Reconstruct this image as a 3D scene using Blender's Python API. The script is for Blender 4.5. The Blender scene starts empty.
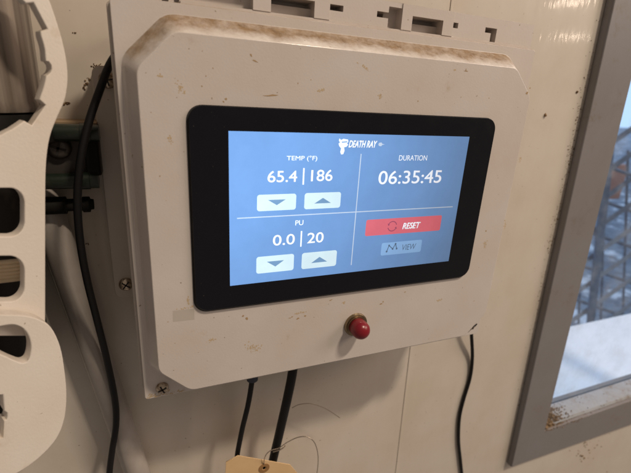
import bpy, bmesh, math, random
from mathutils import Vector, Matrix
random.seed(7)
S = 0.001                                   # everything below is written in millimetres
scene = bpy.context.scene
COL = scene.collection

def V(x, y, z):
    """millimetres (x right, y up, z out of the wall towards the viewer) -> Blender metres"""
    return Vector((x * S, -z * S, y * S))

# ------------------------------------------------------------------ camera
F = 417.37                                  # focal length in pixels of a 631 px wide photograph
CAM = Vector((-118.53, 61.72, 216.76))
R = Matrix(((0.925526518, 0.055756371, 0.374555891),
            (-0.070077527, -0.946799344, 0.314102122),
            (0.372142182, -0.316957773, -0.872380632)))   # rows: image right, image down, view axis
cam_d = bpy.data.cameras.new('camera')
cam = bpy.data.objects.new('camera', cam_d); COL.objects.link(cam)
cam_d.sensor_fit = 'HORIZONTAL'; cam_d.sensor_width = 36.0; cam_d.lens = F / 631 * 36
cam_d.clip_start = 0.01; cam_d.clip_end = 100
ax = [V(*R[0]) / S, -V(*R[1]) / S, -V(*R[2]) / S]
m = Matrix((ax[0], ax[1], ax[2])).transposed().to_4x4(); m.translation = V(*CAM)
cam.matrix_world = m
cam_d.dof.use_dof = True; cam_d.dof.focus_distance = 0.262; cam_d.dof.aperture_fstop = 11.0
scene.camera = cam

# ------------------------------------------------------------------ light
world = bpy.data.worlds.new('World'); scene.world = world; world.use_nodes = True
bg = world.node_tree.nodes['Background']
bg.inputs[0].default_value = (1.0, 0.83, 0.70, 1); bg.inputs[1].default_value = 0.195

def lamp(name, target, direction, dist, sx, sy, power, color):
    d = bpy.data.lights.new(name, 'AREA'); d.shape = 'RECTANGLE'; d.size = sx; d.size_y = sy
    d.energy = power; d.color = color
    o = bpy.data.objects.new(name, d); COL.objects.link(o)
    u = V(*direction).normalized()
    o.location = V(*target) + u * dist
    o.rotation_euler = u.to_track_quat('Z', 'Y').to_euler()
    return o
lamp('ceiling_lamp', (0, 0, -20), (0.36, 0.88, 0.55), 3.0, 0.36, 0.13, 60.0, (1.0, 0.84, 0.66))
lamp('fill_lamp', (0, 0, -40), (0.78, 0.48, 0.45), 2.5, 1.0, 0.8, 22.0, (1.0, 0.80, 0.66))  # added soft fill from the upper right, angled to keep glare off the bezel
lamp('far_lamp', (231, 152, -75), (348, 88, 292), 2.6, 0.13, 0.025, .5, (1.0, 0.80, 0.62))
lamp('far_lamp', (240, 128, -75), (358, 62, 292), 2.6, 0.08, 0.02, .3, (1.0, 0.80, 0.62))

vs = scene.view_settings
scene.display_settings.display_device = 'sRGB'
vs.view_transform = 'Standard'; vs.look = 'None'; vs.exposure = 0.0; vs.gamma = 1.0
scene.cycles.use_denoising = True
scene.cycles.max_bounces = 8

# ------------------------------------------------------------------ helpers
def ray(px, py):
    return Vector((R[0][i] * (px - 315.5) / F + R[1][i] * (py - 236.5) / F + R[2][i] for i in range(3)))
def at(px, py, z):
    """point of the photograph taken to the depth plane z (mm)"""
    d = ray(px, py); t = (z - CAM.z) / d.z
    return CAM + d * t
def on_plane(px, py, p0, n):
    d = ray(px, py); t = (p0 - CAM).dot(n) / d.dot(n)
    return CAM + d * t

def link(name, me, mat=None, parent=None, label=None):
    o = bpy.data.objects.new(name, me); COL.objects.link(o)
    if mat and hasattr(me, 'materials') and len(me.materials) == 0: me.materials.append(mat)
    if parent:
        o.parent = parent
        if parent.type == 'EMPTY': o.matrix_parent_inverse = Matrix.Translation(-parent.location)
    if label: o['label'] = label
    return o
def obj(name, bm, mat, parent=None, smooth=False, bevel=0, seg=3, label=None, angle=35):
    me = bpy.data.meshes.new(name)
    bmesh.ops.remove_doubles(bm, verts=bm.verts, dist=1e-7)
    bmesh.ops.recalc_face_normals(bm, faces=bm.faces)
    bm.to_mesh(me); bm.free()
    if smooth or bevel:
        for p in me.polygons: p.use_smooth = True
    o = link(name, me, mat, parent, label)
    if bevel:
        b = o.modifiers.new('bevel', 'BEVEL'); b.width = bevel * S; b.segments = seg
        b.limit_method = 'ANGLE'; b.angle_limit = math.radians(angle); b.harden_normals = True
    elif smooth:
        me.set_sharp_from_angle(angle=math.radians(40))
    return o
def thing(name, label, cat, loc, group=None):
    o = bpy.data.objects.new(name, None); COL.objects.link(o); o.location = V(*loc); o.empty_display_size = .01
    tag(o, label, cat, group); return o
def tag(o, label, cat, group=None, kind=None):
    o['label'] = label; o['category'] = cat
    if group: o['group'] = group
    if kind: o['kind'] = kind
    return o

def add_box(bm, x0, x1, y0, y1, z0, z1, M=None):
    vs_ = [V(x, y, z) for x in (x0, x1) for y in (y0, y1) for z in (z0, z1)]
    if M: vs_ = [M @ v for v in vs_]
    v = [bm.verts.new(p) for p in vs_]
    for f in ((0, 1, 3, 2), (4, 6, 7, 5), (0, 4, 5, 1), (2, 3, 7, 6), (0, 2, 6, 4), (1, 5, 7, 3)):
        bm.faces.new([v[i] for i in f])
def box(*a): 
    bm = bmesh.new(); add_box(bm, *a); return bm
def add_rings(bm, rings, cap0=True, cap1=True):
    vr = [[bm.verts.new(V(*p)) for p in r] for r in rings]
    n = len(rings[0])
    for a, b in zip(vr, vr[1:]):
        for i in range(n): bm.faces.new((a[i], a[(i + 1) % n], b[(i + 1) % n], b[i]))
    if cap0: bm.faces.new(vr[0])
    if cap1: bm.faces.new(vr[-1])
def rrect(x0, x1, y0, y1, r, z, n=6):
    out = []
    for cx, cy, a in ((x1 - r, y1 - r, 0), (x0 + r, y1 - r, 90), (x0 + r, y0 + r, 180), (x1 - r, y0 + r, 270)):
        for k in range(n + 1):
            t = math.radians(a + 90 * k / n); out.append((cx + r * math.cos(t), cy + r * math.sin(t), z))
    return out
def octa(x0, x1, y0, y1, c, z):
    return [(x1, y1 - c, z), (x1 - c, y1, z), (x0 + c, y1, z), (x0, y1 - c, z), (x0, y0 + c, z), (x0 + c, y0, z), (x1 - c, y0, z), (x1, y0 + c, z)]
def add_lathe(bm, c, axis, prof, n=32):
    """prof: (distance along axis, radius) in mm"""
    a = Vector(axis).normalized(); h = Vector((0, 1, 0)) if abs(a.y) < .9 else Vector((1, 0, 0))
    u = a.cross(h).normalized(); w = a.cross(u); c = Vector(c)
    rings = []
    for d, r in prof:
        r = max(r, 0.01)
        rings.append([tuple(c + a * d + (u * math.cos(t) + w * math.sin(t)) * r) for t in [2 * math.pi * k / n for k in range(n)]])
    add_rings(bm, rings)
def lathe(*a, **k):
    bm = bmesh.new(); add_lathe(bm, *a, **k); return bm
def spline(pts, n=10):
    P = [Vector(p) for p in pts]; P = [2 * P[0] - P[1]] + P + [2 * P[-1] - P[-2]]; out = []
    for i in range(1, len(P) - 2):
        for k in range(n):
            t = k / n; a, b, c, d = P[i - 1:i + 3]
            out.append(.5 * ((2 * b) + (c - a) * t + (2 * a - 5 * b + 4 * c - d) * t * t + (3 * b - a - 3 * c + d) * t ** 3))
    out.append(P[-2]); return out
def add_tube(bm, path, r, n=14):
    rings = []; P = path; up = Vector((0, 0.13, 1)).normalized()
    for i, p in enumerate(P):
        t = (P[min(i + 1, len(P) - 1)] - P[max(i - 1, 0)]).normalized()
        u = t.cross(up).normalized() if i == 0 else (u - t * u.dot(t)).normalized()
        w = t.cross(u); rr = r(i / (len(P) - 1)) if callable(r) else r
        rings.append([tuple(p + (u * math.cos(a) + w * math.sin(a)) * rr) for a in [2 * math.pi * k / n for k in range(n)]])
    add_rings(bm, rings)
def tube(*a, **k):
    bm = bmesh.new(); add_tube(bm, *a, **k); return bm
def eval_mesh(o):
    dg = bpy.context.evaluated_depsgraph_get()
    me = bpy.data.meshes.new_from_object(o.evaluated_get(dg)); d = o.data
    bpy.data.objects.remove(o); bpy.data.curves.remove(d); return me
def sheet(loops, half, bev=0.4):
    """flat board of closed loops (first the outline, then holes) with rounded edges, local mm coordinates"""
    cu = bpy.data.curves.new('board', 'CURVE'); cu.dimensions = '2D'; cu.fill_mode = 'BOTH'
    cu.extrude = half - bev; cu.bevel_depth = bev; cu.bevel_resolution = 2; cu.offset = -bev
    for lp in loops:
        s = cu.splines.new('POLY'); s.points.add(len(lp) - 1); s.use_cyclic_u = True
        for p, q in zip(s.points, lp): p.co = (q[0], q[1], 0, 1)
    o = bpy.data.objects.new('board', cu); COL.objects.link(o)
    return eval_mesh(o)

# ------------------------------------------------------------------ materials
def mat(name, color, rough=.5, metal=0, spec=.5):
    m = bpy.data.materials.new(name); m.use_nodes = True
    b = m.node_tree.nodes['Principled BSDF']
    b.inputs['Base Color'].default_value = (*color, 1); b.inputs['Roughness'].default_value = rough
    b.inputs['Metallic'].default_value = metal; b.inputs['Specular IOR Level'].default_value = spec
    return m
class N:
    def __init__(s, m): s.t = m.node_tree; s.b = s.t.nodes['Principled BSDF']; s.co = s.t.nodes.new('ShaderNodeTexCoord').outputs['Object']
    def new(s, k, **kw):
        n = s.t.nodes.new(k)
        for a, b in kw.items(): setattr(n, a, b)
        return n
    def l(s, a, b): s.t.links.new(a, b)
    def noise(s, scale, detail=4, rough=.6, stretch=None):
        n = s.new('ShaderNodeTexNoise'); n.inputs['Scale'].default_value = scale; n.inputs['Detail'].default_value = detail
        n.inputs['Roughness'].default_value = rough; co = s.co
        if stretch:
            mp = s.new('ShaderNodeMapping'); mp.inputs['Scale'].default_value = stretch; s.l(co, mp.inputs[0]); co = mp.outputs[0]
        s.l(co, n.inputs['Vector']); return n.outputs['Fac']
    def ramp(s, x, a, b, lo=0., hi=1.):
        n = s.new('ShaderNodeMapRange'); n.inputs[1].default_value = a; n.inputs[2].default_value = b
        n.inputs[3].default_value = lo; n.inputs[4].default_value = hi; s.l(x, n.inputs[0]); return n.outputs[0]
    def math(s, op, a, b):
        n = s.new('ShaderNodeMath', operation=op)
        for i, x in enumerate((a, b)):
            if isinstance(x, (int, float)): n.inputs[i].default_value = x
            else: s.l(x, n.inputs[i])
        return n.outputs[0]
    def mix(s, f, a, b):
        n = s.new('ShaderNodeMix', data_type='RGBA'); s.l(f, n.inputs[0])
        for i, x in ((6, a), (7, b)):
            if isinstance(x, tuple): n.inputs[i].default_value = (*x, 1)
            else: s.l(x, n.inputs[i])
        return n.outputs[2]
    def bump(s, x, strength, dist=.0003):
        n = s.new('ShaderNodeBump'); n.inputs['Strength'].default_value = strength; n.inputs['Distance'].default_value = dist
        s.l(x, n.inputs['Height']); s.l(n.outputs[0], s.b.inputs['Normal'])
    def color(s, c): s.l(c, s.b.inputs['Base Color'])
    def normal_z(s):
        g = s.new('ShaderNodeNewGeometry'); x = s.new('ShaderNodeSeparateXYZ'); s.l(g.outputs['Normal'], x.inputs[0]); return x.outputs[2]

def dirty_plastic(name, base, dirt, rough=.42, blotch=.5, spots=.62, dust=0., bump=.25):
    m = mat(name, base, rough); n = N(m)
    tone = n.mix(n.ramp(n.noise(18, 5), .35, .7), base, tuple(c * k for c, k in zip(base, (.93, .90, .86))))
    b1 = n.math('MULTIPLY', n.ramp(n.noise(38, 6, .7), spots, spots + .14), n.ramp(n.noise(300, 3), .35, .6))
    c = n.mix(n.math('MULTIPLY', b1, blotch), tone, dirt)
    b2 = n.ramp(n.noise(420, 2, .5), .735, .78)
    c = n.mix(n.math('MULTIPLY', b2, .75), c, tuple(d * .55 for d in dirt))
    if dust:
        nz = n.ramp(n.normal_z(), .25, .6)
        sp = n.new('ShaderNodeSeparateXYZ'); n.l(n.co, sp.inputs[0])
        deep = n.ramp(n.math('ADD', sp.outputs[1], n.ramp(n.noise(60, 5, .7), .3, .7, -.003, .003)), .0022, .0085) if name == 'ivory box plastic' else n.ramp(sp.outputs[1], 0, .001, 1, 1)
        d = n.math('MULTIPLY', nz, n.math('MULTIPLY', deep, n.ramp(n.noise(75, 8, .78), .34, .60, .5, 1)))
        c = n.mix(n.math('MULTIPLY', d, dust), c, n.mix(n.ramp(n.noise(260, 4), .35, .65), (.19, .115, .055), (.29, .195, .11)))
        n.l(n.ramp(d, 0, .6, rough, .9), n.b.inputs['Roughness'])
        if name == 'ivory box plastic':
            n.l(n.ramp(d, 0, .35, .5, 0), n.b.inputs['Coat Weight']); n.b.inputs['Coat Roughness'].default_value = .10
    n.color(c)
    n.bump(n.noise(900, 3), bump, .0002)
    return m
M = {}
M['lid'] = dirty_plastic('ivory box plastic', (.635, .585, .555), (.36, .23, .11), .32, .5, .64, 1.0)
M['boxside'] = dirty_plastic('ivory box plastic base', (.56, .51, .465), (.30, .19, .10), .45, .5, .62, .5)
M['plate'] = dirty_plastic('white board plastic', (.70, .65, .595), (.42, .30, .17), .45, .5, .60, .35, .5)
M['wall'] = dirty_plastic('cream wall panel', (.63, .575, .51), (.36, .27, .18), .38, .4, .70, 0, .05)
def wallfx():
    n = N(M['wall'])
    n.bump(n.noise(14, 2, .4, (4, 1, .6)), .10, .004)
    n.b.inputs['Coat Weight'].default_value = .35; n.b.inputs['Coat Roughness'].default_value = .07
    cb = n.new('ShaderNodeBump'); cb.inputs['Strength'].default_value = .25; cb.inputs['Distance'].default_value = .0004; n.l(n.noise(110, 2, .5, (2.2, 1, .5)), cb.inputs['Height']); n.l(cb.outputs[0], n.b.inputs['Coat Normal'])
wallfx()
M['gap'] = mat('panel gap', (.12, .09, .07), .8)
M['glass'] = mat('black bezel glass', (.006, .006, .009), .16, 0, .3)
nn = N(M['glass']); nn.l(nn.ramp(nn.noise(45, 6, .7), .35, .7, .10, .34), nn.b.inputs['Roughness'])
nn.color(nn.mix(nn.ramp(nn.noise(900, 2, .5), .70, .80), (.006, .006, .010), (.05, .046, .045)))
M['dark'] = dirty_plastic('black plastic', (.009, .008, .007), (.04, .028, .02), .75, .5, .58)
M['dark'].node_tree.nodes['Principled BSDF'].inputs['Specular IOR Level'].default_value = .2
M['darksteel'] = mat('dark screw steel', (.09, .075, .065), .35, .6)
M['darkgrey'] = dirty_plastic('dark grey plate', (.040, .033, .029), (.10, .07, .045), .55, .5, .55, .5)
M['cable'] = dirty_plastic('black cable jacket', (.006, .006, .007), (.04, .028, .02), .5, .3, .66)
M['cable'].node_tree.nodes['Principled BSDF'].inputs['Specular IOR Level'].default_value = .28
M['red'] = mat('red lens', (.20, .006, .014), .3)
M['steel'] = mat('dull steel', (.42, .36, .29), .24, 1)
nn = N(M['steel']); nn.color(nn.mix(nn.ramp(nn.noise(500), .4, .7), (.62, .53, .42), (.22, .15, .09)))
M['slot'] = mat('screw slot', (.02, .016, .013), .7)
M['chrome'] = mat('bright ring', (.30, .23, .15), .36, 1)
M['green'] = dirty_plastic('green hose', (.012, .019, .013), (.07, .05, .03), .3, .6, .5)
M['tan'] = mat('tan dust', (.33, .23, .14), .9)
M['tag'] = mat('manila card', (.72, .47, .24), .75)
nn = N(M['tag']); nn.color(nn.mix(nn.noise(60, 6), (.74, .52, .29), (.62, .42, .22)))
M['eyelet'] = mat('brown eyelet', (.30, .16, .06), .6)
M['wire'] = mat('thin steel wire', (.55, .47, .38), .3, 1)
M['frame'] = dirty_plastic('grey window frame', (.222, .215, .224), (.16, .11, .07), .42, .5, .57, .3)
M['gasket'] = mat('dark gasket and shade rim', (.03, .028, .028), .7)
M['sill'] = dirty_plastic('pale window bead', (.34, .38, .43), (.16, .12, .09), .4, .8, .5, .3)
M['crumb'] = mat('brown crumbs', (.15, .095, .05), .95)
nn = N(M['crumb']); nn.color(nn.mix(nn.ramp(nn.noise(400), .35, .65), (.09, .055, .03), (.30, .20, .11)))
M['stain'] = mat('rusty stain', (.40, .275, .15), .8)
M['stain_pale'] = mat('yellowish stain', (.52, .40, .25), .7)
M['rope'] = mat('tan wire', (.72, .58, .40), .5)
M['gland'] = mat('dark blue gland', (.03, .035, .055), .5)

def tube_mat(name, c1, c2, rough, sc):
    m = mat(name, c1, rough); n = N(m)
    n.color(n.mix(n.ramp(n.noise(30, 5, .6, sc), .3, .7), c1, c2)); n.bump(n.noise(60, 3, .5, sc), .2, .0005); return m
M['drum'] = tube_mat('smoky grey cylinder', (.075, .058, .047), (.33, .28, .235), .28, (5, 5, .05))
M['pipe'] = tube_mat('grey pipe', (.28, .25, .23), (.38, .34, .31), .18, (1, 1, 1))

def pane_mat():
    m = bpy.data.materials.new('window glass'); m.use_nodes = True; t = m.node_tree; t.nodes.remove(t.nodes['Principled BSDF'])
    out = t.nodes['Material Output']; tr = t.nodes.new('ShaderNodeBsdfTransparent'); gl = t.nodes.new('ShaderNodeBsdfGlossy')
    df = t.nodes.new('ShaderNodeBsdfDiffuse'); df.inputs[0].default_value = (.6, .66, .74, 1)
    tr.inputs[0].default_value = (.93, .96, 1, 1); gl.inputs['Roughness'].default_value = .05
    a = t.nodes.new('ShaderNodeMixShader'); b = t.nodes.new('ShaderNodeMixShader')
    nz = t.nodes.new('ShaderNodeTexNoise'); nz.inputs['Scale'].default_value = 45; nz.inputs['Detail'].default_value = 6
    co = t.nodes.new('ShaderNodeTexCoord'); t.links.new(co.outputs['Object'], nz.inputs[0])
    mr = t.nodes.new('ShaderNodeMapRange'); mr.inputs[1].default_value = .45; mr.inputs[2].default_value = .8; mr.inputs[3].default_value = .03; mr.inputs[4].default_value = .22
    t.links.new(nz.outputs[0], mr.inputs[0]); t.links.new(mr.outputs[0], a.inputs[0])
    t.links.new(tr.outputs[0], a.inputs[1]); t.links.new(df.outputs[0], a.inputs[2])
    b.inputs[0].default_value = .05; t.links.new(a.outputs[0], b.inputs[1]); t.links.new(gl.outputs[0], b.inputs[2]); t.links.new(b.outputs[0], out.inputs[0])
    return m
M['pane'] = pane_mat()

def lcd(name, c, k=1.0):
    """a lit LCD pixel colour; like every such panel it dims and yellows when seen at a slant"""
    m = bpy.data.materials.new(name); m.use_nodes = True; t = m.node_tree; b = t.nodes['Principled BSDF']
    b.inputs['Base Color'].default_value = (.012, .014, .018, 1); b.inputs['Roughness'].default_value = .14
    g = t.nodes.new('ShaderNodeNewGeometry'); d = t.nodes.new('ShaderNodeVectorMath'); d.operation = 'DOT_PRODUCT'
    t.links.new(g.outputs['Incoming'], d.inputs[0]); t.links.new(g.outputs['Normal'], d.inputs[1])
    mr = t.nodes.new('ShaderNodeMapRange'); mr.inputs[1].default_value = .68; mr.inputs[2].default_value = .945
    t.links.new(d.outputs['Value'], mr.inputs[0])
    mx = t.nodes.new('ShaderNodeMix'); mx.data_type = 'RGBA'; t.links.new(mr.outputs[0], mx.inputs[0])
    mx.inputs[6].default_value = (c[0] * .42, c[1] * .33, c[2] * .27, 1); mx.inputs[7].default_value = (*c, 1)
    t.links.new(mx.outputs[2], b.inputs['Emission Color']); 
    nz = t.nodes.new('ShaderNodeTexNoise'); nz.inputs['Scale'].default_value = 38; nz.inputs['Detail'].default_value = 7; nz.inputs['Roughness'].default_value = .65
    co = t.nodes.new('ShaderNodeTexCoord'); t.links.new(co.outputs['Object'], nz.inputs['Vector'])
    ms = t.nodes.new('ShaderNodeMapRange'); ms.inputs[1].default_value = .3; ms.inputs[2].default_value = .7; ms.inputs[3].default_value = .93 * k; ms.inputs[4].default_value = 1.05 * k
    t.links.new(nz.outputs['Fac'], ms.inputs[0]); t.links.new(ms.outputs[0], b.inputs['Emission Strength'])
    return m
M['lcd'] = lcd('lit screen blue', (.215, .45, .92))
M['lcd_white'] = lcd('lit screen white', (1.25, 1.4, 1.6))
M['lcd_line'] = lcd('lit screen line', (.72, .90, 1.15))
M['lcd_button'] = lcd('lit screen pale button', (.86, 1.12, 1.25))
M['lcd_arrow'] = lcd('lit screen button arrow', (.22, .42, .70))
M['lcd_red'] = lcd('lit screen red button', (1.0, .22, .30))
M['lcd_redicon'] = lcd('lit screen dark red icon', (.45, .10, .20))
M['lcd_view'] = lcd('lit screen dull button', (.36, .70, 1.25))
M['lcd_ink'] = lcd('lit screen ink', (.12, .21, .36))
def emit(name, c, k):
    m = mat(name, (0, 0, 0), 1); b = m.node_tree.nodes['Principled BSDF']
    b.inputs['Emission Color'].default_value = (*c, 1); b.inputs['Emission Strength'].default_value = k; return m

# ------------------------------------------------------------------ the wall
ZW = -75.0
wall = thing('wall', 'cream plastic panelled wall behind the control box, with an upright joint', 'wall', (0, -700, ZW))
SEAM = [(98, 400), (120.5, -300), (133, -700)]          # the joint leans a little
def sx_(y): return 98 + (400 - y) * 0.0318
def prism(poly, z0, z1):
    bm = bmesh.new(); add_rings(bm, [[(x, y, z0) for x, y in poly], [(x, y, z1) for x, y in poly]]); return bm
g = 1.1
obj('panel', prism([(-900, -700), (sx_(-700) - g, -700), (sx_(900) - g, 900), (-900, 900)], ZW - 12, ZW), M['wall'], wall, bevel=.8, seg=2)
# window corners (outer edge of the frame against the wall, inner opening)
def wx(y, x0=300.5, y0=-380.3): return x0 - (y - y0) * 0.0515
WI0, WI1, WB, WT, WR = 24, 30, -362, 560, 900           # opening in the wall, hidden under the frame
wl = lambda y: wx(y) + WI0
bm = bmesh.new()
for poly in ([(sx_(-700) + g, -700), (wl(-700), -700), (wl(900), 900), (sx_(900) + g, 900)],
             [(wl(-700), -700), (2000, -700), (2000, WB), (wl(WB), WB)],
             [(wl(WT), WT), (2000, WT), (2000, 900), (wl(900), 900)]):
    add_rings(bm, [[(x, y, ZW - 12) for x, y in poly], [(x, y, ZW) for x, y in poly]])
obj('panel', bm, M['wall'], wall)
obj('joint_strip', prism([(sx_(-700) - 1.1, -700), (sx_(-700) + 1.1, -700), (sx_(900) + 1.1, 900), (sx_(900) - 1.1, 900)], ZW - 12, ZW + .35), M['wall'], wall, bevel=.3, seg=2)

# ------------------------------------------------------------------ control box
cbox = thing('control_box', 'grimy ivory plastic control box with a lit blue touchscreen, fixed to the wall', 'control box', (3, -120, ZW))
X0, X1, Y0, Y1 = -127.0, 134.0, -120.0, 100.2
bm = bmesh.new()
add_rings(bm, [rrect(X0 - 1.8, X1 + .5, Y0 + 2, Y1 - 1.2, 3, -27), rrect(X0 - 1.8, X1 + .5, Y0 + 2, Y1 - 1.2, 3, -20.6)])
add_rings(bm, [rrect(X0 + 3, X1 - 3, Y0 + 6, Y1 - 5, 5, ZW + 8), rrect(X0 + 2, X1 - 2, Y0 + 4, Y1 - 4, 5, -26.5)])
obj('base', bm, M['boxside'], cbox, bevel=.8, seg=2)
bm = bmesh.new()
zf, zb = -2.0, -14.0
add_rings(bm, [rrect(X0, X1, Y0, Y1, 2.0, -20.2, 4), rrect(X0, X1, Y0, Y1, 2.0, zb, 4)], True, False)
# front of the flange joined to the raised centre
vb = [v for v in bm.verts if abs(v.co.y + zb * S) < 1e-6]
def fillet(P, rad, n=5):
    out = []
    for i, p in enumerate(P):
        p = Vector(p); a = (Vector(P[i - 1]) - p).normalized(); b = (Vector(P[(i + 1) % len(P)]) - p).normalized()
        d = rad * math.tan(math.radians(22.5))
        for k in range(n + 1):
            t = k / n; out.append(tuple(p + a * d * (1 - t) ** 2 + b * d * t ** 2))
    return out
ol = [bm.verts.new(V(*p)) for p in fillet(octa(-124.4, 131.4, -117.2, 95.0, 20.5, zb), 13)]
ot = [bm.verts.new(V(*p)) for p in fillet(octa(-118.0, 124.8, -110.2, 86.4, 17.0, zf), 9)]
for i in range(len(ol)): bm.faces.new((ol[i], ol[(i + 1) % len(ol)], ot[(i + 1) % len(ol)], ot[i]))
bm.faces.new(ot)
edges = [e for e in bm.edges if len(e.link_faces) == 1]
bmesh.ops.triangle_fill(bm, use_beauty=True, edges=edges)
bmesh.ops.dissolve_limit(bm, angle_limit=.01, verts=bm.verts, edges=bm.edges)
obj('lid', bm, M['lid'], cbox, bevel=2.6, seg=4, angle=20)

def screw(parent, c, r=3.8, rot=.4, m1='steel'):
    s = obj('screw', lathe(c, (0, 0, 1), [(-.5, r), (.9, r), (1.9, r * .86), (2.5, r * .5), (2.6, 0)], 24), M[m1], parent, smooth=True)
    bm = bmesh.new()
    for a in (rot, rot + math.pi / 2):
        Mx = Matrix.Translation(V(*c)) @ Matrix.Rotation(-a, 4, 'Y')
        add_box(bm, -r * .68, r * .68, -.42, .42, 1.5, 2.72, Mx)
    obj('screw_slot', bm, M['slot'], s); return s
screw(cbox, (-116.8, -113.4, zb)); screw(cbox, (124.2, -110.5, zb))
p = at(478.8, 326.5, zb)
bm = prism([(120.5, -113.8), (124, -113.2), (128.4, -108.6), (128.6, -106.2), (127, -107.2), (123.6, -110.8)], -6, -4.6)

# hinge rail along the top of the lid
def relief(xs, ys, depth, zfront, bm):
    """block with stepped pockets; depth[(i,j)] in mm"""
    def dp(i, j): return depth.get((i, j), 0) if 0 <= i < len(xs) - 1 and 0 <= j < len(ys) - 1 else 16
    q = lambda *c: bm.faces.new([bm.verts.new(V(*k)) for k in c])
    for i in range(len(xs) - 1):
        for j in range(len(ys) - 1):
            z = zfront - dp(i, j); x0, x1, y0, y1 = xs[i], xs[i + 1], ys[j], ys[j + 1]
            q((x0, y0, z), (x1, y0, z), (x1, y1, z), (x0, y1, z))
            for di, dj, a, b in ((1, 0, (x1, y0), (x1, y1)), (-1, 0, (x0, y1), (x0, y0)), (0, 1, (x1, y1), (x0, y1)), (0, -1, (x0, y0), (x1, y0))):
                zz = zfront - dp(i + di, j + dj)
                if zz < z - 1e-6: q((*a, z), (*b, z), (*b, zz), (*a, zz))
ZH = -18.0
xs = [-124, -107.5, -104.5, -101.5, -99, -96, -66, -60.5, -51, -26.8, -17.7, -9.5, 12, 19.6, 28.5, 35.8, 58.1, 66, 70, 92, 97, 101.5, 133.5]
ys = [98.2, 102.2, 104.2, 107.2, 110.2, 113.4, 116]
dep = {}
def pocket(a, b, lo, hi, d):
    for i in range(len(xs) - 1):
        for j in range(len(ys) - 1):
            if xs[i] >= a - .01 and xs[i + 1] <= b + .01 and ys[j] >= lo - .01 and ys[j + 1] <= hi + .01: dep[(i, j)] = d
pocket(-124, 133.5, 98.2, 102.2, .35)
pocket(-104.5, -101.5, 98.2, 116, 13); pocket(-99, -96, 98.2, 116, 13)      # two upright gaps
pocket(-96, -60.5, 102.2, 113.4, 6); pocket(-96, -66, 107.2, 113.4, 13)
pocket(-51, -26.8, 102.2, 110.2, 6); pocket(-51, -26.8, 107.2, 110.2, 14)
pocket(-17.7, 28.5, 102.2, 116, .6); pocket(-17.7, -9.5, 107.2, 110.2, 12)
pocket(12, 19.6, 107.2, 110.2, 12); pocket(19.6, 28.5, 102.2, 113.4, 7)
pocket(35.8, 58.1, 102.2, 110.2, 6); pocket(35.8, 58.1, 107.2, 110.2, 13)
pocket(66, 133.5, 102.2, 116, .5); pocket(66, 70, 107.2, 110.2, 12)
pocket(92, 97, 107.2, 110.2, 12); pocket(97, 101.5, 102.2, 110.2, 12)
bm = bmesh.new(); relief(xs, ys, dep, ZH, bm)
obj('hinge_rail', bm, M['lid'], cbox, bevel=.25, seg=2)
# fixing strip with two screws at the left of the box
st = bmesh.new(); add_rings(st, [rrect(-141.6, -120, -72, 72, 5, ZW), rrect(-141.0, -120, -71.5, 71.5, 5, -59)])
so = obj('mounting_strip', st, M['boxside'], cbox, bevel=.8, seg=2)
q = at(107.5, 80, -59); screw(so, (q.x, q.y, -59), 4.6, .2); q = at(126, 284, -59); screw(so, (q.x, q.y, -59), 4.4, .9)
# cable gland and pilot light
obj('cable_gland', lathe((-53.5, -119.5, -40), (0, -1, 0), [(-4, 4.5), (10, 4.5), (22, 4.2), (23, 2)], 20), M['gland'], cbox, smooth=True)
pl = obj('pilot_light', lathe((8.0, -83.2, zf), (0, 0, 1), [(0, 5.6), (3, 6.0), (7, 6.3), (9.6, 6.0), (11.5, 5.0), (12.9, 3.2), (13.5, 1.5), (13.7, 0)], 40), M['red'], cbox, smooth=True)
obj('pilot_ring', lathe((8.0, -83.2, zf), (0, 0, 1), [(-.5, 8.4), (1.2, 8.4), (2.0, 7.9), (2.0, 7.0), (1.4, 7.2), (3.0, 7.1), (3.0, 5.6)], 40), M['chrome'], pl, smooth=True)

# touchscreen
BX0, BX1, BY1, BY0 = -96.37, 97.6, 54.74, -57.04
bm = bmesh.new(); add_rings(bm, [rrect(BX0, BX1, BY0, BY1, 7.5, zf - .5, 8), rrect(BX0, BX1, BY0, BY1, 7.5, -.25, 8), rrect(BX0 + .25, BX1 - .25, BY0 + .25, BY1 - .25, 7.3, 0, 8)])
bez = obj('touchscreen_bezel', bm, M['glass'], cbox, smooth=True)
bm = bmesh.new(); add_rings(bm, [rrect(BX0 - .9, BX1 + .5, BY0 - 1.3, BY1 + .3, 7.9, zf - .6, 8), rrect(BX0 - .9, BX1 + .5, BY0 - 1.3, BY1 + .3, 7.9, zf + .25, 8)])
obj('bezel_shade_rim', bm, M['gasket'], cbox)  # dark rim paints the bezel's thin shadow, wider below and left
def flat(poly, z): 
    bm = bmesh.new(); bm.faces.new([bm.verts.new(V(x, y, z)) for x, y in poly]); return bm
def flats(polys, z):
    bm = bmesh.new()
    for poly in polys: bm.faces.new([bm.verts.new(V(x, y, z)) for x, y in poly])
    return bm
SW, SH = 77.1, 43.0
scr = obj('screen', flat([(-SW, -SH), (SW, -SH), (SW, SH), (-SW, SH)], .04), M['lcd'], cbox)
def quadpx(ps): return [tuple(at(a, b, 0))[:2] for a, b in ps]
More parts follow.
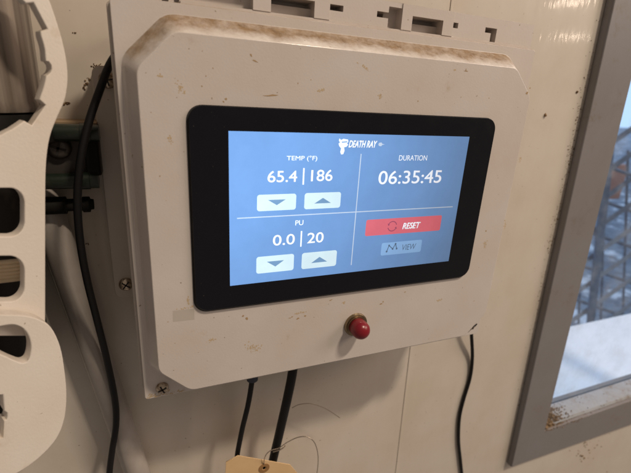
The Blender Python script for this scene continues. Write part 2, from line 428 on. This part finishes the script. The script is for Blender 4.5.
def text(name, s, L, T, Rr, B, m, shear=0., bold=0., z=.12, parent=scr):
    cu = bpy.data.curves.new('words', 'FONT'); cu.body = s; cu.shear = shear; cu.bevel_depth = bold; cu.bevel_resolution = 1; cu.size = 1
    o = bpy.data.objects.new('words', cu); COL.objects.link(o); me = eval_mesh(o)
    xs_ = [v.co.x for v in me.vertices]; ys_ = [v.co.y for v in me.vertices]
    my, mx = (T + B) / 2, (L + Rr) / 2
    l, r = at(L, my, 0).x, at(Rr, my, 0).x; t, b = at(mx, T, 0).y, at(mx, B, 0).y
    # rows on the screen run level: same baseline on both ends
    kx = (r - l) / (max(xs_) - min(xs_)); ky = (t - b) / (max(ys_) - min(ys_)); mnx, mny = min(xs_), min(ys_)
    for v in me.vertices: v.co = V(l + (v.co.x - mnx) * kx, b + (v.co.y - mny) * ky, z + v.co.z * ky)
    me.materials.clear(); o = link(name, me, m, parent); return o
W = M['lcd_white']
text('caption', 'TEMP (°F)', 286.7, 155.6, 317.2, 161.6, W, bold=.008)
text('reading', '65.4', 267.5, 170.6, 297.2, 182.2, W, bold=.012)
text('setpoint', '186', 311, 169.6, 332.6, 181.2, W, bold=.012)
text('caption', 'PU', 295.3, 220.2, 303.3, 225.2, W, bold=.008)
text('reading', '0.0', 272.8, 234.4, 294.8, 245, W, bold=.012)
text('setpoint', '20', 307.3, 232.4, 323.6, 242.8, W, bold=.012)
text('caption', 'DURATION', 399, 155.2, 427, 160.5, W, bold=.004)
text('reading', '06:35:45', 378.6, 170.4, 441.4, 183.6, W, bold=.008)
text('title', 'DEATH RAY', 348.6, 140.4, 377.2, 147.6, W, shear=.3, bold=.035)
def bar(name, x0, x1, y0, y1, m=M['lcd_line'], z=.08): return obj(name, flat([(x0, y0), (x1, y0), (x1, y1), (x0, y1)], z), m, scr)
a, b = at(303.9, 168, 0), at(303.5, 184.6, 0); bar('separator_bar', a.x - .45, a.x + .45, b.y, a.y, W)
a, b = at(301.5, 231, 0), at(301.2, 246.6, 0); bar('separator_bar', a.x - .45, a.x + .45, b.y, a.y, W)
a, b, c = at(237, 218.3, 0), at(354.7, 212.2, 0), at(452.7, 206.5, 0)
yl = (a.y + b.y + c.y) / 3; bar('divider_line', a.x, c.x, yl - .3, yl + .3)
a, c = at(360.8, 153.8, 0), at(351.4, 265, 0); xl = (a.x + c.x) / 2; bar('divider_line', xl - .3, xl + .3, c.y, a.y, z=.07)
def button(x0, y1, x1, y0, m, r=1.5, z=.08):
    """corner px: left, top, right, bottom measured on the middle of each side"""
    xm, ym = (x0 + x1) / 2, (y0 + y1) / 2
    l, rr, t, b = at(x0, ym, 0).x, at(x1, ym, 0).x, at(xm, y1, 0).y, at(xm, y0, 0).y
    o = obj('button', flat([p[:2] for p in rrect(l, rr, b, t, r, 0)], z), m, scr); return o, l, rr, b, t
def arrow_button(x0, y1, x1, y0, up):
    o, l, r, b, t = button(x0, y1, x1, y0, M['lcd_button'])
    cx, cy, w, h = (l + r) / 2, (b + t) / 2, (r - l) * .23, (t - b) * .17
    s = 1 if up else -1
    o.data.materials.append(M['lcd_arrow'])
    bm = bmesh.new(); bm.from_mesh(o.data)
    f = bm.faces.new([bm.verts.new(V(cx + a * w, cy + c * h * s, .11)) for a, c in ((-1, -1), (1, -1), (0, 1))]); f.material_index = 1
    bmesh.ops.recalc_face_normals(bm, faces=bm.faces); bm.to_mesh(o.data); bm.free()
arrow_button(257, 194.2, 296, 210.4, False); arrow_button(304.4, 192.5, 340.5, 208.4, True)
arrow_button(256.3, 255.4, 293.7, 271.9, False); arrow_button(301.7, 251.6, 336.3, 267.4, True)
rb, l, r, b, t = button(365.9, 217.6, 440.4, 233.2, M['lcd_red'], 1.2)
text('button_word', 'RESET', 402.5, 222.3, 420.3, 228.6, W, shear=.25, bold=.03)
# ring of two arcs with arrow heads
def arcs(c, r0, r1, spans):
    ps = []
    for a0, a1 in spans:
        k = 10; A = [math.radians(a0 + (a1 - a0) * i / k) for i in range(k + 1)]
        ps += [[(c.x + r0 * math.cos(p), c.y + r0 * math.sin(p)), (c.x + r1 * math.cos(p), c.y + r1 * math.sin(p)),
                (c.x + r1 * math.cos(q), c.y + r1 * math.sin(q)), (c.x + r0 * math.cos(q), c.y + r0 * math.sin(q))] for p, q in zip(A, A[1:])]
        e = A[-1]; ps.append([(c.x + (r0 - .7) * math.cos(e), c.y + (r0 - .7) * math.sin(e)), (c.x + (r1 + .7) * math.cos(e), c.y + (r1 + .7) * math.sin(e)),
                              (c.x + (r0 + .2) * math.cos(e + .4), c.y + (r0 + .2) * math.sin(e + .4))])
    return ps
obj('reset_icon', flats(arcs(at(392.2, 226.2, 0), 2.9, 3.5, ((15, 150), (195, 330))), .12), M['lcd_redicon'], scr)
vb_, l, r, b, t = button(381.3, 241.4, 421, 253.6, M['lcd_view'], 1.2)
text('button_word', 'VIEW', 402.2, 244.0, 415.8, 249.6, M['lcd_ink'], shear=.2)
pts = [Vector(q) for q in quadpx([(386.5, 251.5), (389, 245.5), (392.5, 248.8), (395.5, 243.8), (396.5, 248.5)])]
ps = []
for p, q in zip(pts, pts[1:]):
    n_ = Vector((-(q - p).y, (q - p).x)).normalized() * .28; ps.append([tuple(p + n_), tuple(q + n_), tuple(q - n_), tuple(p - n_)])
for p in pts: ps.append([(p.x + .7 * math.cos(k * math.pi / 4), p.y + .7 * math.sin(k * math.pi / 4)) for k in range(8)])
bm = bmesh.new()
for i, poly in enumerate(ps): bm.faces.new([bm.verts.new(V(x, y, .12 + .004 * i)) for x, y in poly])
obj('graph_icon', bm, M['lcd_ink'], scr)
# small ray pistol emblem left of the words, and the little dart behind them
c = at(343.5, 145.6, 0)
G = [[(-3.1, 4.2), (-1.9, 3.3), (-.4, 4.0), (2.7, 3.6), (3.0, 2.2), (2.1, 1.5), (3.0, .6), (2.0, -.6), (.4, -1.0), (.9, -3.0), (.2, -5.0), (-1.2, -5.2), (-1.9, -3.8), (-1.5, -1.6), (-2.9, -.2), (-3.4, 1.2), (-2.5, 1.8), (-3.3, 2.9)]]
obj('emblem', flats([[(c.x + x * .95, c.y + y * .95) for x, y in G[0]]], .12), W, scr)
obj('emblem_cutout', flats([[(c.x - 1.4, c.y + 2.2), (c.x + 2.2, c.y + 2.5), (c.x + 2.0, c.y + 1.9), (c.x - 1.2, c.y + 1.6)]], .135), M['lcd'], scr)
c = at(381.5, 144.3, 0)
obj('dart_mark', flats([[(c.x - 1.7, c.y + .9), (c.x - .2, c.y + 1.1), (c.x + .5, c.y + .3), (c.x + 2.2, c.y), (c.x + .5, c.y - .3), (c.x - .2, c.y - 1.1), (c.x - 1.7, c.y - .9), (c.x - 2.2, c.y)]], .12), M['lcd_line'], scr)

# stains and flecks stuck on the lid (one coat of dirt, nothing one could count)
def blot(bm, p, rx, ry, z, k=9, rot=0):
    vs_ = []
    for i in range(k):
        a = 2 * math.pi * i / k; q = random.uniform(.55, 1.15); x, y = rx * q * math.cos(a), ry * q * math.sin(a)
        vs_.append(bm.verts.new(V(p.x + x * math.cos(rot) - y * math.sin(rot), p.y + x * math.sin(rot) + y * math.cos(rot), z)))
    bm.faces.new(vs_)
bd, bp_ = bmesh.new(), bmesh.new()
for px, py, rx, ry, rot in ((226, 99, .9, .7, 0), (223.5, 101.5, .5, .5, 0), (271, 95.5, 4.5, .5, .1), (255, 61, 1.7, .45, -.3), (251, 55, .5, .9, .6), (466, 71, 1.8, .3, 0), (466, 69.6, .3, .9, 0),
                            (486, 231, .6, .7, 0), (292, 317, .6, .5, 0), (298, 318.5, 1.5, .7, .2), (305, 316, .9, .5, 0), (290, 318, 1.2, .35, 0), (381, 304, 1.3, .5, .1), (383, 302, .5, .9, 0),
                            (243, 316, 1.2, .8, .4), (246.5, 318.5, .8, 1.2, .2), (405, 292, .9, .5, 0), (461, 97, .3, .3, 0), (489, 98, .35, .35, 0), (498, 178, .3, .3, 0), (213, 68, .3, .3, 0), (298, 83, .3, .5, 0),
                            (331, 300, 1.2, .4, .3), (206, 76, .3, .3, 0), (160, 176, .35, .35, 0), (202, 86, .3, .45, 0), (381, 95, .4, .4, 0), (418, 101, .35, .5, 0), (474, 301, .6, .35, 0), (168, 322, .4, .3, 0), (527, 93, 1.1, .9, .7), (530, 88, .6, .5, 0)):
    blot(bd, at(px, py, zf), rx, ry, zf + .06, rot=rot)
for px, py, rx, ry, rot in ((180, 88, 1.3, 3.2, .5), (160, 76, 1.0, .8, 0), (191, 307, 6.5, .5, .1), (188, 301, .6, 2.4, 0), (254, 348, 4.5, 2.6, -.4), (366, 68, 3.5, .7, -.5), (380, 96, 1.6, 1.2, 0), (440, 300, 3, .7, .2), (300, 313, 5, .6, .05),
                            (485, 245, 1.5, 3, 0), (170, 140, .7, 1.4, 0), (212, 340, 2.5, .8, .3), (344, 303, 1.5, .8, 0), (455, 70, .8, .4, 0), (205, 300, 1, .6, 0), (322, 90, 2, .6, .3), (520, 160, .8, 2.5, .2), (505, 225, .8, 3, .2)):
    c = at(px, py, zf)
    for k in range(int(14 + 6 * rx * ry)):
        u, w = random.gauss(0, .55) * rx, random.gauss(0, .55) * ry; e = random.uniform(.12, .5)
        blot(bp_, Vector((c.x + u * math.cos(rot) - w * math.sin(rot), c.y + u * math.sin(rot) + w * math.cos(rot), 0)), e, e * random.uniform(.5, 1.3), zf + .03 + .0003 * k, 8, random.random() * 3)
for k in range(55):
    px, py = random.uniform(150, 520), random.uniform(40, 350); q = at(px, py, zf)
    if BX0 - 2 < q.x < BX1 + 2 and BY0 - 2 < q.y < BY1 + 2: continue
    if not (-114 < q.x < 121 and -106 < q.y < 82): continue
    s = random.uniform(.08, .28); blot(bd, q, s, s * random.uniform(.6, 1.5), zf + .05, 6)
o = obj('dirt_flecks', bd, M['stain'], cbox); o['kind'] = 'stuff'
o = obj('pale_stains', bp_, M['stain_pale'], cbox); o['kind'] = 'stuff'
bm = bmesh.new()
for k in range(110):
    u = random.random() ** 1.5; x = -125 + 26 * u + random.gauss(0, 1.2); y = -119.3 + abs(random.gauss(0, 1.6)) * (1 - .6 * u)
    if (x + 116.8) ** 2 + (y + 113.4) ** 2 < 18 or x < -126 or y - x < -15.5 - 0: continue
    e = random.uniform(.12, .5); blot(bm, Vector((x, y, 0)), e * 1.5, e, zb + .03 + .0003 * k, 8, random.random())
o = obj('corner_dust', bm, M['stain_pale'], cbox); o['kind'] = 'stuff'
# dark chip in the lower right corner of the lid
obj('tape_residue', flat([(-108.8, -62.2), (-97.2, -62.6), (-97, -55.5), (-108.6, -55.2)], zf + .02), mat('greyish tape glue', (.50, .455, .41), .6), cbox)
bm = bmesh.new(); blot(bm, Vector((129.2, -112.0, 0)), 3.2, 1.2, zb + .1, 10, .8)
o = obj('corner_grime', bm, M['slot'], cbox)

# ------------------------------------------------------------------ left: white board with arch and slots
A = math.radians(28); NP = Vector((math.sin(A), 0, math.cos(A))); UP = Vector((math.cos(A), 0, -math.sin(A)))
P0 = at(67, 85, -12)
board = thing('shaped_board', 'white plastic board with toothed arch and rounded slots, left of the control box', 'board', tuple(at(30, 470, -12)))
def local(px, py, off=0):
    q = on_plane(px, py, P0 + NP * off, NP); return ((q - P0).dot(UP), q.y)
def board_mesh(loops, off, half):
    me = sheet([[local(*p, off + half) for p in lp] for lp in loops], half, .5)
    for v in me.vertices:
        q = P0 + UP * v.co.x + NP * (off + v.co.z); v.co = V(q.x, v.co.y, q.z)
    for p in me.polygons: p.use_smooth = True
    me.set_sharp_from_angle(angle=math.radians(30)); return me
def smooth2(pts, n=4): return [(p.x, p.y) for p in spline([(x, y, 0) for x, y in pts], n)]
outer = smooth2([(30, -50), (41, -22), (49.5, 0), (58, 25), (65, 51), (68, 76), (65.5, 98), (58.5, 115), (51.5, 132), (47.8, 149), (46, 170), (45.5, 200)]) + [(45.5, 336), (-60, 336), (-60, 150)]
inner = [(-15, 141), (0, 135), (12, 129), (24.3, 120.7), (31.7, 125), (45.6, 105), (39.5, 99.5)] + smooth2([(39.5, 99.5), (43.6, 87), (46.3, 75.5)], 3)[1:] + [(48, 74.6), (50.5, 72), (51.6, 68.5), (51, 65), (48.8, 61.8), (46, 61)] + \
    smooth2([(45.6, 60), (44.5, 48), (41, 36), (40.6, 31)], 3) + [(47.5, 28.7), (33.5, 2.5), (26, 3.3), (22.5, 0), (10, -18), (-5, -50)]
def slot(x1, y0, y1, r=15, x0=-30):
    return [(x0, y1)] + [(x1 - r + r * math.sin(t), (y1 - r) + r * math.cos(t)) for t in [math.radians(9 * k) for k in range(11)]] + \
           [(x1 - r + r * math.cos(t), (y0 + r) - r * math.sin(t)) for t in [math.radians(9 * k) for k in range(11)]] + [(x0, y0)]
link('board_panel', board_mesh([outer + inner, slot(24.5, 188, 236.5), slot(24.5, 256, 301.5)], 0, 3.2), M['plate'], board)
lobe = smooth2([(-60, 316), (-25, 314.5), (0, 314.6), (22, 315.4), (38, 319), (51, 327.5), (60.4, 347), (65, 373), (66.7, 395), (65, 417), (58.6, 435.5), (47.6, 450), (33, 463), (16, 474), (-10, 486), (-60, 496)])
tear = smooth2([(-25, 331), (0, 326.5), (14.6, 325), (25.6, 331), (31, 344), (29.5, 358), (24, 363), (14.6, 360.5), (0, 354), (-25, 345)])
key = [(-20, 395), (3, 395), (4, 411), (7, 413), (7.4, 417), (6.5, 420), (4, 421), (3, 438), (-20, 441)]
link('end_plate', board_mesh([lobe, tear, key], 6.7, 3.4), M['plate'], board)

# cylinder and black body behind the board
cyl = thing('canister', 'smoky grey cylinder on a black body, seen through the arch of the white board', 'canister', (-205, -150, -50))
cx, cz, cr = -197.5, -42.0, 34.0
yb = at(20, 113, -20).y
obj('cylinder', lathe((cx, yb, cz), (0, 1, 0), [(0, cr), (2, cr + .6), (5, cr), (160, cr)], 64), M['drum'], cyl, smooth=True)
obj('black_body', lathe((cx, yb - 1, cz), (0, -1, 0), [(0, cr + 2), (6, cr + 3), (14, cr + 3), (15, cr - 1)], 64), M['dark'], cyl, smooth=True)
obj('lower_body', lathe((cx - 11, yb - 15.5, cz - 2), (0, -1, 0), [(0, cr - 4), (140, cr - 4), (150, cr - 10)], 64), M['dark'], cyl, smooth=True)
obj('nozzle', lathe(tuple(at(42, 206, -52)), (1, 0, 0), [(-14, 5), (12, 5), (12.5, 3.6), (20, 3.6), (20.5, 4.6), (24, 4.6), (24.5, 3.2), (26, 3.0)], 24), M['dark'], cyl, smooth=True)
# coil of tan wire in the lower slot
bm = bmesh.new()
for k in range(6):
    a = at(-30, 262 + k * 3.6, -9); b = at(34, 258.5 + k * 3.6, -9)
    add_tube(bm, [a + Vector((0, 0, math.sin(k) * .6)), a.lerp(b, .3) + Vector((0, -.4 - .2 * (k % 2), 2.6)), a.lerp(b, .7) + Vector((0, .2, 2.8)), b], 1.15, 10)
tag(obj('wire_coil', bm, M['rope'], smooth=True), 'turns of tan wire showing through the second slot of the white board', 'wire')

# hose block between board and box
hb = thing('hose_block', 'dark bracket with two short green hoses between the white board and the control box', 'bracket', tuple(at(75, 180, ZW)))
zq = -50
l, r = at(36, 150, zq).x, at(99.5, 150, zq).x; t, b = at(75, 124, zq).y, at(75, 176, zq).y
obj('bracket_plate', box(l, r, b, t, ZW, zq), M['darkgrey'], hb, bevel=1, seg=2)
obj('dust_layer', box(l, r - .3, t + .05, t + .9, ZW, zq + .4), M['tan'], hb)
obj('void_block', box(at(84, 150, zq + 6).x, at(98, 150, zq + 6).x, at(90, 176, zq + 6).y, at(90, 139, zq + 6).y, zq - .5, zq + 6), M['dark'], hb, bevel=1, seg=2)  # solid black block; its colour stands in for the dark void here
for py, r_ in ((131, 4.6), (180.5, 4.3)):
    a = at(40, py + 1, zq + 5); b = at(80, py, zq + 5); e = at(99, py, zq + 5)
    h = obj('hose', lathe(tuple(a), (1, 0, 0), [(0, r_), (b.x - a.x, r_), (b.x - a.x + .2, r_ + .5), (b.x - a.x + 5, r_ + .5), (b.x - a.x + 5.2, r_), (e.x - a.x, r_)], 28), M['green'], hb, smooth=True)
s = obj('bracket_screw', lathe(tuple(at(59, 147.5, zq)), (0, 0, 1), [(-.5, 6.2), (1.5, 6.2), (2.8, 5.2), (3.4, 3), (3.5, 0)], 28), M['darksteel'], hb, smooth=True)
bm = bmesh.new(); c = at(59, 147.5, zq)
for a in (.3, .3 + math.pi / 2):
    add_box(bm, -3.8, 3.8, -.6, .6, 2.6, 3.65, Matrix.Translation(V(*c)) @ Matrix.Rotation(a, 4, 'Y'))
obj('screw_slot', bm, M['slot'], s)

# grey pipe leaning down behind everything at the left
a, b = at(20, 131, -62), at(157, 531, -62)
pp = [a.lerp(b, i / 12) for i in range(13)]
tag(obj('grey_pipe', tube(pp, 9.0, 28), M['pipe'], smooth=True), 'smooth grey pipe slanting down the wall at the lower left', 'pipe')

# ------------------------------------------------------------------ cables
def cable(label, pts, r, group='black cables at the control box', n=12):
    p = spline([at(*q) for q in pts], n)
    return tag(obj('cable', tube(p, r, 14), M['cable'], smooth=True), label, 'cable', group)
cable('long black cable bowing down between the white board and the control box',
      [(128, 40, -50), (111, 62, -42), (99, 92, -36), (88, 125, -32), (80.5, 160, -30), (77.5, 200, -30), (80, 240, -32), (87, 280, -36), (97, 320, -42), (107, 360, -48), (115, 400, -52), (116, 425, -52), (112, 452, -50), (109, 480, -50), (107, 540, -50), (112, 680, -52)],
      lambda t: 1.95 + .25 * t)
cable('thin black cable dropping from the small gland left of the manila tag', [(256, 350, -40), (252, 381, -40), (248, 405, -40), (241, 435, -42), (235.5, 470, -44), (231, 540, -45), (236, 680, -48)], 2.0)
cable('thickest black cable under the control box, running down behind the manila tag', [(295, 345, -42), (292.5, 372, -42), (287, 400, -44), (279, 435, -48), (271, 470, -54), (258, 540, -62), (250, 690, -66)], 3.7)
cable('thin wavy black cable below the right corner of the control box', [(470, 315, -64), (471.5, 336, -67), (472.3, 358, -72), (470, 378, -73), (463.5, 400, -73), (459.5, 418, -73), (458.6, 440, -73), (460.5, 460, -73), (463, 485, -73), (470, 560, -72), (462, 690, -72)], 1.75)

# ------------------------------------------------------------------ manila tag
zt = -38
tg = thing('paper_tag', 'manila paper tag with a brown eyelet, wired to the thick black cable', 'tag', tuple(at(262, 475, zt)))
loops = [[(226, 462), (238, 455.5), (290, 464.5), (303, 480), (290, 540), (222, 528)]]
pl_ = [[tuple(at(x, y, zt))[:2] for x, y in lp] for lp in loops]
c = at(264, 467.8, zt)
hole = [(c.x + 1.3 * math.cos(k * math.pi / 8), c.y + 1.3 * math.sin(k * math.pi / 8)) for k in range(16)]
me = sheet(pl_ + [hole], .35, .1)
for v in me.vertices: v.co = V(v.co.x, v.co.y, zt + v.co.z)
link('card', me, M['tag'], tg)
obj('eyelet', lathe((c.x, c.y, zt), (0, 0, 1), [(.3, 4.6), (.75, 4.5), (.8, 2.0), (.3, 1.4)], 32), M['eyelet'], tg, smooth=True)
bm = bmesh.new()
add_tube(bm, spline([at(264.5, 468, zt - 1), at(264, 461, zt + 2), at(266, 455, zt + 3), at(271, 450.5, zt + 2), at(279, 448, zt - 1), at(288, 442, zt - 4), at(298, 437.5, zt - 4), at(307, 437, zt - 2), at(314, 442, zt), at(317.5, 452, zt), at(318, 464, zt), at(316, 480, zt)], 8), .38, 8)
add_tube(bm, spline([at(292, 408, -52), at(300, 404.5, -50), at(312, 404, -50), at(326, 409, -50), at(340, 418, -50)], 8), .32, 8)
add_tube(bm, spline([at(273, 452, zt), at(281, 449.5, zt + 2), at(285, 446, zt - 2)], 8), .5, 8)
obj('tie_wire', bm, M['wire'], tg, smooth=True)

# ------------------------------------------------------------------ window
zF, zP = -67.0, -96.0
win = thing('window', 'grey framed window at the right with grime in its lower corner and a bluish view', 'window', (420, -400, ZW))
oc, ic = at(512, 467, zF), at(545, 431, zF)
oL = lambda y: oc.x - (y - oc.y) * .050              # outer left edge on the frame's front
ob = lambda x: oc.y - (x - oc.x) * .012              # outer lower edge
iL = lambda y: ic.x - (y - ic.y) * .050
ib = lambda x: ic.y + (x - ic.x) * .012
TOP, RT = 420, 820
O = [(oc.x, oc.y), (RT, ob(RT)), (RT, TOP), (oL(TOP), TOP)]
I = [(ic.x, ic.y), (RT - 45, ib(RT - 45)), (RT - 45, TOP - 45), (iL(TOP - 45), TOP - 45)]
O2 = [(x - 1.0 if i in (0, 3) else x, y - (1 if i < 2 else -1)) for i, (x, y) in enumerate(O)]
bm = bmesh.new()
rings = [[(x, y, ZW - 14) for x, y in O2], [(x, y, zF - 2) for x, y in O2], [(x, y, zF) for x, y in O], [(x, y, zF) for x, y in I], [(x, y, zP - 14) for x, y in I]]
rings[0] = [(x + (26 if i in (0, 3) else -26), y + (26 if i < 2 else -26), ZW + .2) for i, (x, y) in enumerate(O2)]
rings.insert(1, [(x, y, ZW + .2) for x, y in O2])
add_rings(bm, rings, False, False)
obj('window_frame', bm, M['frame'], win, bevel=.9, seg=2)
def inset(P, d): 
    return [(P[0][0] + d, P[0][1] + d), (P[1][0] - d, P[1][1] + d), (P[2][0] - d, P[2][1] - d), (P[3][0] + d, P[3][1] - d)]
bm = bmesh.new()
I1 = inset(I, 1.2)
add_rings(bm, [[(x, y, zP + 6) for x, y in inset(I, .15)], [(x, y, zP + 6) for x, y in inset(I, 3.0)], [(x, y, zP - 5) for x, y in inset(I, 3.0)]], False, False)
obj('gasket', bm, M['gasket'], win)
# pale glazing bead along the bottom inside
bm = bmesh.new()
x0, x1 = ic.x + 2.5, RT - 47
bead = [(ib(x0) + .3, -71), (ib(x0) + 4, -73), (ib(x0) + 8, -84), (ib(x0) + 8.5, zP + 1), (ib(x0) + .3, zP + 1)]
add_rings(bm, [[(x0, y, z) for y, z in bead], [(x1, y + ib(x1) - ib(x0), z) for y, z in bead]])
obj('glazing_bead', bm, M['sill'], win, bevel=.7, seg=2)
bm = bmesh.new(); add_rings(bm, [[(x, y, zP - 4) for x, y in inset(I, .4)], [(x, y, zP) for x, y in inset(I, .4)]])
obj('pane', bm, M['pane'], win)

# grime: crumbs in the corner of the sill and along the frame
def crumb(bm, c, r):
    q = bmesh.ops.create_icosphere(bm, subdivisions=1, radius=r * S, matrix=Matrix.Translation(V(*c)))
    for v in q['verts']:
        d = v.co - V(*c); v.co = V(*c) + d * random.uniform(.55, 1.35)
bm = bmesh.new()
def sill(z): return 0 if z > -71 else 4 + 4.5 * min(1, (-71 - z) / 13)
mound = bmesh.ops.create_icosphere(bm, subdivisions=5, radius=1, matrix=Matrix.Identity(4))
from mathutils import noise as mnoise
for v in mound['verts']:
    d = v.co.copy(); k = 1 + .28 * mnoise.noise(d * 2.3) + .22 * mnoise.noise(d * 6) + .12 * mnoise.noise(d * 15)
    px_ = ic.x + 5 + d.x * 17 * k; pz_ = -83 + d.y * -14 * k
    v.co = V(max(px_, ic.x + .6), ib(ic.x) + 2.5 + (d.z * 9.5 * k) * (1 - .35 * max(0, d.x)), pz_)
for k in range(900):
    u = abs(random.gauss(0, .34)); x = ic.x + 2 + u * 62 + random.random() * 3; z = random.uniform(-93, -69)
    h = max(0, 10 - u * 26) * random.random()
    crumb(bm, (x, ib(x) + sill(z) + h * .8, z), random.uniform(.2, .9) * (1.6 if random.random() < .08 else 1))
for k in range(110):
    x = ic.x + 3 + random.random() ** 1.7 * 300; z = random.choice((random.uniform(-95, -68), random.uniform(-72, -68)))
    crumb(bm, (x, ib(x) + sill(z) + .2, z), random.uniform(.15, .75))
for k in range(90):
    x = ic.x + random.random() * 70; crumb(bm, (x, ib(x) - abs(random.gauss(0, 2.0)), zF), random.uniform(.15, .8))
tag(obj('sill_dirt', bm, M['crumb']), 'brown crumbly dirt heaped in the lower corner of the window', 'dirt', None, 'stuff')
bm = bmesh.new()
for k in range(420):
    y = random.triangular(-330, 160, 20) if k % 3 else random.choice([60, 20, -40, -75, -120]) + random.gauss(0, 9)
    x = oL(y) - 1.2 - abs(random.gauss(0, 4.5))
    crumb(bm, (x, y, ZW + .2), random.uniform(.08, .42) * (1.7 if random.random() < .12 else 1))
for k in range(40):
    q = at(random.gauss(585, 10), random.gauss(447, 9), ZW); crumb(bm, (q.x, q.y, ZW + .2), random.uniform(.4, 1.2))
for px, py in ((578, 474), (582, 456), (584, 458), (597, 92), (545, 115), (597, 48), (577, 92)):
    q = at(px, py, ZW); crumb(bm, (q.x, q.y, ZW + .2), 1.6)
tag(obj('wall_specks', bm, M['crumb']), 'dark specks of dirt on the wall along the edge of the window frame', 'dirt', None, 'stuff')
# specks near the mounting strip
bm = bmesh.new()
for px, py, r_ in ((88, 80, .8), (86, 84, 1.2), (84, 88, 1.0), (91, 66, .7), (95, 65, .6), (99, 65, .5), (66, 103, 1.1), (68, 103, .9), (87, 244, .7), (75, 33, .6), (88, 78, .5), (107, 119, .8), (110, 121, 1.0), (104, 118, .5)):
    for j in range(4):
        q = at(px + random.gauss(0, 1.1), py + random.gauss(0, .7), ZW if px < 100 else -66); crumb(bm, (q.x, q.y, q.z + .1), r_ * .6)
tag(obj('fixing_specks', bm, M['crumb']), 'dark scuffs on the wall around the top screw of the mounting strip', 'dirt', None, 'stuff')

# ------------------------------------------------------------------ outside the window
sky = bmesh.new()
prof = [(-4000, -40000)] + [(1000 + 15000 * math.sin(t), -700 - 39300 * math.cos(t)) for t in [math.radians(9 * k) for k in range(11)]]
add_rings(sky, [[(-30000, y, z) for y, z in prof] + [(-30000, y + 8, z - 8) for y, z in prof[::-1]], [(90000, y, z) for y, z in prof] + [(90000, y + 8, z - 8) for y, z in prof[::-1]]])
o = obj('sky', sky, emit('overcast daylight', (.50, .72, 1.0), 1.35)); o['kind'] = 'structure'
M['snow'] = mat('pale ledge', (.78, .80, .84), .8)
nn = N(M['snow']); nn.color(nn.mix(nn.ramp(nn.noise(8, 6), .3, .7), (.80, .82, .85), (.72, .75, .79)))
M['bluesteel'] = tube_mat('blue grey painted steel', (.06, .10, .165), (.13, .19, .27), .5, (1, 1, 1))
M['redbrick'] = mat('red cladding', (.40, .24, .23), .8)
o = obj('ledge', box(280, 2200, -900, at(600, 322, -420).y, -430, ZW - 40), M['snow'], bevel=4, seg=2); o['kind'] = 'structure'
rk = thing('steel_rack', 'blurred blue grey steel lattice outside the window', 'steelwork', (900, -600, -900))
gnd = mat('wet yard with snow patches', (.2, .25, .3), .9); nn = N(gnd)
nn.color(nn.mix(nn.ramp(nn.noise(2.6, 5, .6), .55, .63), nn.mix(nn.ramp(nn.noise(5, 4), .4, .6), (.10, .135, .19), (.20, .26, .33)), (.72, .77, .84)))
o = obj('ground', box(-30000, 90000, -1700, -1600, -39000, -90), gnd); o['kind'] = 'structure'
q = lambda px, py, z=-900: at(px, py, z)
def beam(p, q_, r_, name='brace'):
    bm = bmesh.new(); add_tube(bm, [p, p.lerp(q_, .5), q_], r_, 4); return obj(name, bm, M['bluesteel'], rk)
beam(q(612, 125), q(588, 345), 20, 'post'); beam(q(655, 120), q(640, 345), 24, 'post')
for k in range(9):
    y = 140 + k * 25
    beam(q(556, y + 42, -930), q(670, y - 38, -930), 13)
for k in range(5): beam(q(560, 150 + k * 36, -1000), q(660, 185 + k * 36, -1000), 8)
for k in range(4): beam(q(562 + k * 22, 150, -1060), q(556 + k * 22, 340, -1060), 7)
bl = tag(obj('cladding_block', box(at(588, 190, -1200).x, at(622, 190, -1200).x, at(600, 200, -1200).y, at(600, 165, -1200).y, -1260, -1200), M['redbrick'], bevel=4), 'small red clad block seen blurred through the window', 'building')
